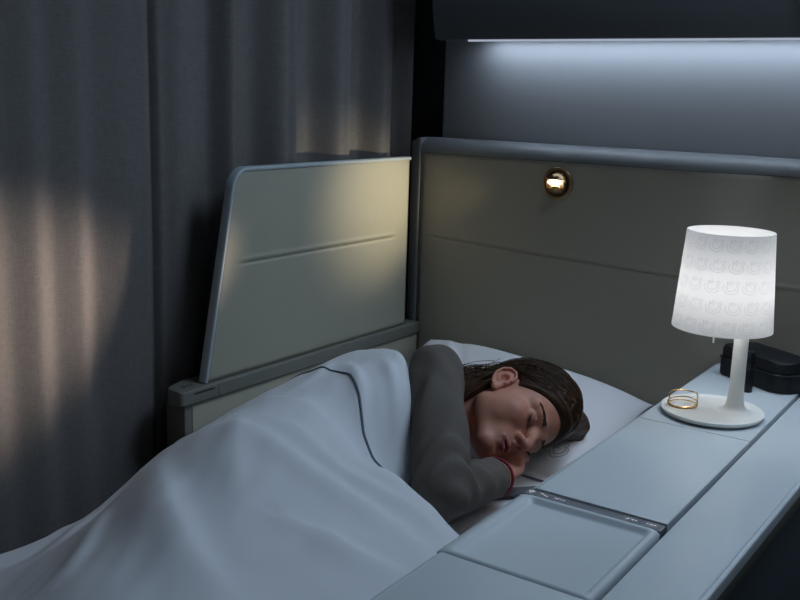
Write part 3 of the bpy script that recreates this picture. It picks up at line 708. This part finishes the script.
def smin(a, b, k):
    h = np.clip(0.5+0.5*(b-a)/k, 0, 1); return b+(a-b)*h-k*h*(1-h)
def smax(a, b, k): return -smin(-a, -b, k)
def head_sdf(h):
    q = h.copy(); q[:, 0] = np.abs(q[:, 0])
    d = ell(q, (0, .045, -.018), (.073, .089, .095))
    d = smin(d, ell(q, (0, .055, .020), (.062, .058, .064)), .02)
    d = smin(d, ell(q, (0, -.012, .018), (.062, .076, .069)), .025)
    d = smin(d, ell(q, (.040, -.030, .036), (.026, .036, .036)), .025)
    d = smin(d, cap(q, (.0465, -.049, .004), (.012, -.087, .071), .0175, .0165), .018)
    d = smin(d, ell(q, (0, -.086, .077), (.019, .0155, .016)), .016)
    d = smin(d, ell(q, (.043, -.014, .056), (.022, .020, .022)), .018)
    d = smin(d, cap(q, (.046, .034, .062), (.014, .033, .080), .010, .009), .014)
    d = smin(d, ell(q, (0, -.054, .072), (.030, .026, .024)), .018)
    # eye sockets and closed lids
    d = smax(d, -ell(q, (.031, .016, .094), (.019, .012, .014)), .012)
    lid_ = ell(q, (.0315, .0125, .0715), (.0165, .0125, .0140))
    d = smin(d, lid_, .004)
    d = smax(d, -cap(q, (.020, .0215, .0875), (.043, .022, .0795), .0010), .0030)
    # nose
    n = cap(q, (0, .022, .083), (0, -.016, .1085), .0075, .0095)
    n = smin(n, ell(q, (0, -.020, .1100), (.0105, .0095, .0105)), .006)
    n = smin(n, ell(q, (.0112, -.0235, .0975), (.0072, .0072, .0105)), .006)
    n = smin(n, cap(q, (0, -.026, .106), (0, -.034, .096), .005), .004)
    d = smin(d, n, .010)
    d = smax(d, -ell(q, (.0065, -.0315, .1040), (.0036, .0050, .0058)), .003)
    # nasolabial fold, philtrum
    d = smax(d, -cap(q, (.021, -.028, .0985), (.033, -.052, .088), .0012), .005)
    # mouth: lips slightly parted
    up = cap(q, (0, -.0508, .0988), (.0215, -.0560, .0880), .0042, .0024)
    lo = cap(q, (0, -.0625, .0958), (.0195, -.0582, .0872), .0054, .0026)
    d = smin(d, up, .004); d = smin(d, lo, .004)
    d = smax(d, -ell(q, (0, -.0567, .1010), (.0200, .0021, .0120)), .0016)
    d = smax(d, -ell(q, (0, -.0745, .0990), (.014, .0045, .0060)), .006)
    # ear
    c, s = math.cos(0.30), math.sin(0.30)
    e = q-np.array((.0735, .002, -.012))
    e = np.stack([e[:, 0]*c+e[:, 2]*s, e[:, 1]*.97-e[:, 2]*.22, -e[:, 0]*s+e[:, 2]*c+e[:, 1]*.22], -1)   # ear frame: x out, y up, z fwd
    ea_ = ell(e, (0.004, 0, 0), (.0065, .030, .0185))
    ea_ = smin(ea_, ell(e, (0.003, -.027, .006), (.0055, .009, .0085)), .006)
    rim_ = np.full(len(e), 9.0)
    arc_ = [(.008, .006, .0175), (.009, .020, .0150), (.010, .0285, .004), (.011, .0265, -.010), (.011, .014, -.0180), (.010, -.002, -.0190), (.008, -.016, -.0130), (.007, -.026, -.003)]
    for a, b in zip(arc_, arc_[1:]): rim_ = np.minimum(rim_, cap(e, a, b, .0030))
    an_ = [(.009, .016, .000), (.010, .006, -.0085), (.009, -.008, -.0085), (.008, -.0145, .002)]
    for a, b in zip(an_, an_[1:]): rim_ = np.minimum(rim_, cap(e, a, b, .0026))
    rim_ = np.minimum(rim_, ell(e, (.008, -.006, .0135), (.0035, .0055, .0035)))
    ea_ = smin(ea_, rim_, .0035)
    ea_ = smax(ea_, -ell(e, (.0125, .000, .0035), (.0115, .0105, .0080)), .003)
    ea_ = smax(ea_, -cap(e, (.0125, .021, .003), (.0125, .008, -.0135), .0030), .003)
    d = smin(d, ea_, .005)
    return d*HS
SH = np.array((.445, -.602, .832)); EL = np.array((.593, -.800, .712)); WR = np.array((.562, -.582, .658))
NB = np.array((.408, -.590, .728))
def neck_sdf(P):
    a = from_head((.012, -.040, -.048)); d = cap(P, a, NB-np.array((.010, 0, .024)), .040, .050)
    # sternomastoid cord
    return smin(d, cap(P, from_head((-.040, -.035, -.030)), (.425, -.600, .728), .008, .008), .02)
FD = np.array((-.29, .955, .03)); FD /= np.linalg.norm(FD); FX = np.array((.955, .29, .0)); FX -= FD*(FX @ FD); FX /= np.linalg.norm(FX); FZ = np.cross(FX, FD)
def hand_sdf(P, W=WR, D=FD, X=FX, Zv=FZ, side=-1):
    """right hand, palm down: fingers along D, thumb towards side*X"""
    q = np.stack([(P-W) @ X, (P-W) @ D, (P-W) @ Zv], -1); q[:, 0] *= -side
    d = cap(q, (0, -.03, 0), (0, .012, 0), .0255, .024); d = smax(d, np.abs(q[:, 2])-.019, .01)
    d = smin(d, ell(q, (.002, .055, -.002), (.040, .048, .0135)), .015)
    for x0, x1, y0, L, r in ((-.029, -.034, .082, .068, .0083), (-.0095, -.011, .090, .077, .0086), (.0105, .0125, .087, .071, .0084), (.029, .031, .078, .060, .0084)):
        k = cap(q, (x0, y0-.02, 0.001), (x0, y0, .0025), r*1.05)
        k = np.minimum(k, cap(q, (x0, y0, .0025), (x0+(x1-x0)*.5, y0+L*.45, .000), r, r*.95))
        k = smin(k, cap(q, (x0+(x1-x0)*.5, y0+L*.45, .0), (x0+(x1-x0)*.8, y0+L*.75, -.006), r*.95, r*.86), .003)
        k = smin(k, cap(q, (x0+(x1-x0)*.8, y0+L*.75, -.006), (x1, y0+L, -.014), r*.86, r*.72), .003)
        d = smin(d, k, .006)
    t = smin(cap(q, (-.024, .020, -.004), (-.047, .048, -.008), .0125, .0105), cap(q, (-.047, .048, -.008), (-.056, .076, -.008), .0100, .0078), .006)
    return smin(d, t, .010)
def surface_nets(f, lo, hi, h, cf=4):
    lo = np.array(lo, float); n = (np.ceil((np.array(hi)-lo)/h/cf).astype(int))*cf + 1
    nb = (n-1)//cf; cc = np.stack(np.meshgrid(*[np.arange(k) for k in nb], indexing='ij'), -1).reshape(-1, 3)
    cen = lo + (cc+0.5)*cf*h; dc = f(cen)
    val = np.ones(n, np.float32)
    sg = np.where(dc < 0, -1.0, 1.0).astype(np.float32).reshape(nb)
    val[:-1, :-1, :-1] = np.repeat(np.repeat(np.repeat(sg, cf, 0), cf, 1), cf, 2)
    act = cc[np.abs(dc) < cf*h*0.87*1.9+h]
    loc = np.stack(np.meshgrid(*[np.arange(cf+1)]*3, indexing='ij'), -1).reshape(-1, 3)
    ids = np.unique((act[:, None]*cf+loc[None]).reshape(-1, 3), axis=0)
    out = np.empty(len(ids), np.float32)
    for s in range(0, len(ids), 200000): out[s:s+200000] = f(lo+ids[s:s+200000]*h)
    val[ids[:, 0], ids[:, 1], ids[:, 2]] = out
    ins = val < 0
    c8 = [ins[i:n[0]-1+i, j:n[1]-1+j, k:n[2]-1+k] for i in (0, 1) for j in (0, 1) for k in (0, 1)]
    s8 = sum(c.astype(np.int8) for c in c8); cell = np.argwhere((s8 > 0) & (s8 < 8))
    num = -np.ones(tuple(n-1), np.int64); num[cell[:, 0], cell[:, 1], cell[:, 2]] = np.arange(len(cell))
    acc = np.zeros((len(cell), 3)); cnt = np.zeros(len(cell))
    cor = [(i, j, k) for i in (0, 1) for j in (0, 1) for k in (0, 1)]
    cv = {c: val[cell[:, 0]+c[0], cell[:, 1]+c[1], cell[:, 2]+c[2]] for c in cor}
    for a in cor:
        for ax in range(3):
            if a[ax] == 0:
                b = list(a); b[ax] = 1; b = tuple(b); m = (cv[a] < 0) != (cv[b] < 0)
                t = cv[a][m]/(cv[a][m]-cv[b][m]); p = np.tile(np.array(a, float), (m.sum(), 1)); p[:, ax] = t
                acc[m] += p; cnt[m] += 1
    verts = lo+(cell+acc/cnt[:, None])*h
    faces = []
    for ax in range(3):
        o1, o2 = (ax+1) % 3, (ax+2) % 3
        sl0 = [slice(None)]*3; sl1 = [slice(None)]*3; sl0[ax] = slice(0, n[ax]-1); sl1[ax] = slice(1, n[ax])
        e = np.argwhere(ins[tuple(sl0)] != ins[tuple(sl1)])
        e = e[(e[:, o1] > 0) & (e[:, o2] > 0) & (e[:, o1] < n[o1]-1) & (e[:, o2] < n[o2]-1)]
        fl = ins[e[:, 0], e[:, 1], e[:, 2]]
        def g(d1, d2):
            c = e.copy(); c[:, o1] -= d1; c[:, o2] -= d2; return num[c[:, 0], c[:, 1], c[:, 2]]
        q = np.stack([g(1, 1), g(0, 1), g(0, 0), g(1, 0)], 1)
        q[~fl] = q[~fl][:, ::-1]; faces.append(q)
    F_ = np.concatenate(faces); return verts, F_[(F_ >= 0).all(1)]
def limbs_sdf(P):
    """covered parts of the body: trunk, arms, legs"""
    d = cap(P, (.405, -.705, .715), (.370, -.930, .700), .080, .074)
    d = smin(d, cap(P, (.385, -1.07, .700), (.385, -.98, .700), .078, .076), .05)
    d = smin(d, cap(P, SH+np.array((.002, -.004, -.008)), EL+np.array((.003, .004, 0)), .034, .028), .02)
    d = smin(d, cap(P, EL, WR, .033, .023), .010)
    d = smin(d, cap(P, (.475, -.680, .665), (.560, -.905, .648), .040, .032), .03)
    d = smin(d, cap(P, (.560, -.905, .648), (.500, -1.10, .650), .032, .024), .010)
    for z in (.660, .690): 
        d = smin(d, cap(P, (.40, -1.06, z), (.555, -1.42, z-.012), .062, .048), .03)
        d = smin(d, cap(P, (.555, -1.42, z-.012), (.38, -1.80, .652), .046, .030), .015)
        d = smin(d, cap(P, (.38, -1.80, .648), (.49, -1.86, .640), .024, .017), .012)
    d = smin(d, cap(P, NB, (.405, -.70, .716), .054, .074), .03)
    return d
lh_D = np.array((-.28, -.96, 0)); lh_X = np.array((.96, -.28, 0))
def lefthand(P): return hand_sdf(P, np.array((.500, -1.10, .650)), lh_D, lh_X, np.array((0, 0, 1.0)), -1)
fine = lambda P: smin(smin(head_sdf(to_head(P)), neck_sdf(P), .014), smin(limbs_sdf(P), hand_sdf(P), .012), .012)
rest = lambda P: smin(smin(neck_sdf(P), limbs_sdf(P), .012), lefthand(P), .012)
hb_lo, hb_hi = (.365, -.640, .600), (.68, -.300, .860)
vf, ff_ = surface_nets(fine, hb_lo, hb_hi, 0.00135)
vr, fr_ = surface_nets(rest, (.26, -1.92, .600), (.68, -.600, .90), 0.0065)
BV = np.concatenate([vf, vr]); BF = np.concatenate([ff_, fr_+len(vf)])
person = thing('person', 'person asleep on their side in grey top, dark brown hair, hand under cheek', 'person', (0.45, -0.8, 0.607))
body = mesh_obj('body', (BV, BF), M['skin'], person, angle=180)
# skin colours that belong to the skin itself: lips, flushed cheek and ear
hq = to_head(BV); ax = np.abs(hq[:, 0]); col = np.tile(np.array([.51, .232, .160]), (len(BV), 1))
face_ = (np.abs(head_sdf(hq)) < .005)
def blend(w, c):
    global col
    w = (np.clip(w, 0, 1)*face_)[:, None]; col = col*(1-w)+np.array(c)*w
g3 = lambda c, s: np.exp(-(((ax-c[0])/s[0])**2+((hq[:, 1]-c[1])/s[1])**2+((hq[:, 2]-c[2])/s[2])**2))
blend(0.55*g3((.046, -.018, .066), (.024, .020, .03)), (.52, .19, .16))
blend(0.5*g3((0, -.02, .115), (.014, .012, .02)), (.52, .21, .17))
blend(0.6*g3((.080, .004, -.012), (.014, .032, .024)), (.55, .20, .15))
blend(0.45*g3((.031, .012, .084), (.016, .011, .014)), (.40, .19, .16))
hd_ = head_sdf(hq)/HS
onface = (np.abs(hd_) < .004)
lipw = onface*(1-sstep(.0195, .0235, ax))*sstep(-.0715, -.0692, hq[:, 1]-0.50*ax)*(1-sstep(-.0462, -.0440, hq[:, 1]+0.38*ax))*sstep(.080, .084, hq[:, 2])
blend(0.9*lipw, (.29, .080, .088))
ca = body.data.color_attributes.new('tint', 'FLOAT_COLOR', 'POINT')
ca.data.foreach_set('color', np.c_[col, np.ones(len(col))].ravel().astype(np.float32))
def proj_head(pts, off=0.0):
    p = np.array(pts, float)
    for _ in range(8):
        n = len(p); e = 5e-4; st = np.concatenate([p]+[p+sg_*np.eye(3)[i]*e for i in range(3) for sg_ in (1, -1)])
        v = head_sdf(st)/HS; d = v[:n]; gr = np.stack([v[n*(1+2*i):n*(2+2*i)]-v[n*(2+2*i):n*(3+2*i)] for i in range(3)], 1)
        gr /= np.linalg.norm(gr, axis=1, keepdims=True)+1e-9
        p = p-gr*(d-off)[:, None]
    return p
# eyebrows and lashes
for s in (-1, 1):
    bm = bmesh.new(); rr = random.Random(7); A_, B_ = [], []
    for k in range(150):
        t = rr.random()**1.35*.92; x = .014+.042*t; y = .0345+.0070*math.sin(t*2.2)-.005*t + rr.uniform(-1, 1)*.0034*(1-.7*t)
        A_.append((s*x, y, .086-.018*t)); B_.append((s*(x+.006), y+.0022-.002*t, .085-.020*t))
    A_ = proj_head(A_, .0004); B_ = proj_head(B_, .0009)
    for a, b in zip(A_, B_): add_tube(bm, [from_head(a), from_head((a+b)/2), from_head(b)], [.00034, .00032, .0001], 4)
    mesh_obj('eyebrow', bm, M['browhair'], person)
    bm = bmesh.new()
    pts = proj_head([(s*x, y, .086-.006*(x-.018)/.028) for x, y in ((.0185, .0095), (.023, .0060), (.028, .0040), (.033, .0038), (.038, .0056), (.0425, .0090), (.046, .0125))], .0004)
    pts = catmull([Vector(from_head(p)) for p in pts], 4)
    add_tube(bm, pts, [.0005+.0010*math.sin(math.pi*min(1, i/(len(pts)-1)*.95)) for i in range(len(pts))], 6)
    ts = [(k+.5)/30 for k in range(30)]
    A_ = proj_head([(s*(.020+.026*t), .0093-.0056*math.sin(math.pi*min(1, t*1.05))+.003*t*t, .086-.006*t) for t in ts], .0004)
    for t, a in zip(ts, A_):
        tip = a+np.array((s*.0026*(t-.2), -.0046, .0046))
        add_tube(bm, [from_head(a), from_head((a+tip)/2), from_head(tip)], [.0004, .0004, .0001], 4)
    mesh_obj('eyelashes', bm, M['browhair'], person)
# earring
ep = Vector(from_head((-.0845, -.0275, -.003)))
bm = bmesh.new(); bmesh.ops.create_uvsphere(bm, u_segments=16, v_segments=10, radius=.0022); bmesh.ops.translate(bm, vec=ep, verts=bm.verts)
tag(mesh_obj('earring', bm, M['gold'], person), 'small gold stud earring')

# hair: swept-back mass plus strands
def hair_sdf(P):
    h = to_head(P); q = h.copy(); q[:, 0] = np.abs(q[:, 0])
    d = ell(q, (0, .056, -.022), (.081, .117, .108))
    d = smin(d, ell(q, (0, .072, .014), (.069, .077, .074)), .02)
    pl = .755*q[:, 1]-.656*(q[:, 2]-.004) - .10*np.maximum(0, .03-q[:, 0])
    d = smax(d, -(pl-.009), .010)
    d = smax(d, -ell(q, (.082, .000, -.006), (.026, .037, .024)), .006)
    d = smin(d*HS, cap(P, from_head((-.050, -.010, -.060)), (.455, -.570, .795), .024, .016), .018)
    d = smin(d, cap(P, from_head((-.02, -.03, -.085)), (.440, -.560, .770), .030, .020), .02)
    d = smin(d, cap(P, (.553, -.345, .715), (.571, -.272, .672), .050, .028), .03)
    # tousled clumps
    u = h/np.maximum(ln(h), 1e-6)[:, None]
    d += (.0014*np.sin(26*u[:, 0]+9*np.sin(5*u[:, 1]+2*u[:, 2]))+.0009*np.sin(61*u[:, 0]+14*u[:, 1]))*sstep(.0, .03, pl-.012)
    return d
vh, fh = surface_nets(hair_sdf, (.36, -.66, .610), (.68, -.22, .875), 0.0022)
hair = mesh_obj('hair', (vh, fh), M['hair'], person, angle=180)
bm = bmesh.new(); rr = random.Random(11)
Ec = np.array((0, .058, -.016)); Er = np.array((.0830, .119, .109))
nape = np.array((-.35, -.62, -.70)); nape /= np.linalg.norm(nape)
cnt = 0
while cnt < 1500:
    a = np.array([rr.gauss(0, 1) for _ in range(3)]); a /= np.linalg.norm(a)
    p = Ec+a*Er; pl = .755*p[1]-.656*(p[2]-.004)
    if pl < .018 or p[0] > .05: continue
    if ((abs(p[0])-.082)/.03)**2+(p[1]/.040)**2+((p[2]+.006)/.028)**2 < 1: continue
    b = nape+np.array([rr.uniform(-.35, .35) for _ in range(3)]); b /= np.linalg.norm(b)
    L = rr.uniform(.25, .75); lift = rr.uniform(-.004, .0035) + (rr.random() < .12)*rr.uniform(0, .006); pts = []; ok = True
    om = math.acos(max(-.99, min(.99, a @ b)))
    for k in range(8):
        t = L*k/7; c = (math.sin((1-t)*om)*a+math.sin(t*om)*b)/math.sin(om)
        c = c/np.linalg.norm(c); q = Ec+c*(Er+lift*math.sin(math.pi*k/7*.9)+.0008)
        if ((abs(q[0])-.084)/.028)**2+((q[1]-.0)/.036)**2+((q[2]+.008)/.025)**2 < 1: ok = False; break
        w = from_head(q)
        if w[2] < .655 or .755*q[1]-.656*(q[2]-.004) < .012: ok = False; break
        pts.append(w)
    if not ok: continue
    add_tube(bm, pts, [.0004, .0006, .0007, .0007, .0007, .0006, .0005, .0002], 3, caps=False); cnt += 1
# strands falling behind the neck
for k in range(220):
    a = from_head(np.array((-.055+rr.uniform(-.02, .02), rr.uniform(-.02, .04), -.055+rr.uniform(-.03, .02)))); a += np.array((0, 0, .006))
    e = np.array((.452+rr.uniform(-.02, .02), -.575+rr.uniform(-.02, .01), .800+rr.uniform(-.035, .022)))
    m = (a+e)/2+np.array((rr.uniform(-.006, .006), rr.uniform(-.006, .006), rr.uniform(.0, .014)))
    pts = catmull([Vector(a), Vector(m), Vector(e)], 4); add_tube(bm, pts, .0006, 3, caps=False)
for k in range(320):   # loose locks spread over the crown and pillow
    t = rr.random(); a = from_head(np.array((rr.uniform(-.07, .04), .09+rr.uniform(-.03, .03), rr.uniform(-.07, .05))))
    d_ = a-np.array((.545, -.36, .715)); a = np.array((.545, -.36, .715))+d_/np.linalg.norm(d_)*np.array((.060, .060, .062))
    e = np.array((.571, -.272, .675))+np.clip(np.array((rr.gauss(0, .010), rr.gauss(0, .008), rr.gauss(0, .007))), -.016, .016)
    e[2] = max(e[2], .655); m = (a+e)/2; dm = m-np.array((.560, -.315, .69)); m = m+dm/np.linalg.norm(dm)*rr.uniform(.012, .022)
    add_tube(bm, catmull([Vector(a), Vector(m), Vector(e)], 5), .0006, 3, caps=False)
for k in range(16):
    a = from_head(np.array((-.052, .0+rr.uniform(-.02, .03), -.070))); e = np.array((.435+rr.uniform(-.03, .02), -.545+rr.uniform(-.02, .03), .805+rr.uniform(0, .012)))
    m = (a+e)/2+np.array((0, 0, rr.uniform(.008, .022))); add_tube(bm, catmull([Vector(a), Vector(m), Vector(e)], 5), .0004, 3, caps=False)
tag(mesh_obj('hair_strands', bm, M['hairs'], hair, angle=180), kind='stuff')

# pyjama top
def top_sdf(P):
    d = cap(P, (.405, -.715, .715), (.370, -.960, .700), .088, .080)
    d = smin(d, cap(P, NB+np.array((-.006, -.012, 0)), (.405, -.71, .716), .068, .082), .03)
    arm = cap(P, SH, EL, .0490, .0440); arm = smin(arm, cap(P, EL, WR+(EL-WR)*.02, .0420, .0335), .006)
    # creases in the bend and along the sleeve
    ab = EL-SH; t = ((P-SH) @ ab)/(ab @ ab); fa = WR-EL; t2 = ((P-EL) @ fa)/(fa @ fa)
    s = (P-SH) @ np.cross(ab, fa)/np.linalg.norm(np.cross(ab, fa))
    arm += .0042*np.sin(34*t+55*s+2.2*np.sin(40*s))*np.exp(-((t-.93)/.22)**2) + .0026*np.sin(9*t+120*s)*np.exp(-((t-.4)/.35)**2)
    arm += .0032*np.sin(17*t2-60*s)*np.exp(-((t2-.25)/.25)**2) + .0012*np.sin(24*t2+90*s)*np.exp(-((t2-.7)/.25)**2)
    d = smin(d, arm, .022)
    d = smin(d, cap(P, (.475, -.690, .665), (.560, -.905, .648), .044, .038), .03)
    # neckline opening and cuff cut
    nd = from_head((0, -.045, -.030))-NB; nd /= np.linalg.norm(nd)
    d = smax(d, np.where(ln(P-NB) < .105, (P-NB) @ nd-.022, -.02), .006) if False else d
    wd = (WR-EL)/np.linalg.norm(WR-EL); pw = (P-WR) @ wd
    d = smax(d, np.where(ln(P-WR) < .06, pw-.002, -.03), .004)
    return d
nd = from_head((0, -.045, -.030))-NB; nd /= np.linalg.norm(nd)
def top_cut(P):
    d = top_sdf(P); near = ((P-NB) @ nd)
    # open neck: remove cloth inside the neck tube
    return smax(d, -(cap(P, NB-nd*.02, NB+nd*.10, .062, .066)), .006)
vt, ft_ = surface_nets(top_cut, (.27, -1.08, .606), (.69, -.520, .90), 0.0028)
top_ = mesh_obj('pyjama_top', (vt, ft_), M['knit'], person, angle=180); tag(top_, 'dark grey long-sleeved jersey top')
# crimson cuff and neck trim
def ringband(c, ax_, r0, r1, l0, l1, n=48, sq=1.0):
    ax_ = Vector(ax_).normalized(); x = ax_.cross(Vector((0, 0, 1))).normalized(); y = ax_.cross(x); bm = bmesh.new(); R = []
    for (r, l) in ((r0, l0), (r0*1.03, l0+(l1-l0)*.3), (r1*1.03, l0+(l1-l0)*.7), (r1, l1), (r1-.003, l1), (r0-.003, l0)):
        R.append([bm.verts.new(Vector(c)+ax_*l+x*r*math.cos(2*math.pi*k/n)+y*r*sq*math.sin(2*math.pi*k/n)) for k in range(n)])
    for i in range(6):
        a, b = R[i], R[(i+1) % 6]
        for k in range(n): bm.faces.new((a[k], a[(k+1) % n], b[(k+1) % n], b[k]))
    return bm
tag(mesh_obj('cuff_trim', ringband(WR, WR-EL, .0355, .0335, -.002, .011), M['red'], top_), 'crimson cuff')
tag(mesh_obj('neck_trim', ringband(NB, nd, .0665, .0645, .012, .026), M['red'], top_), 'crimson neck trim')
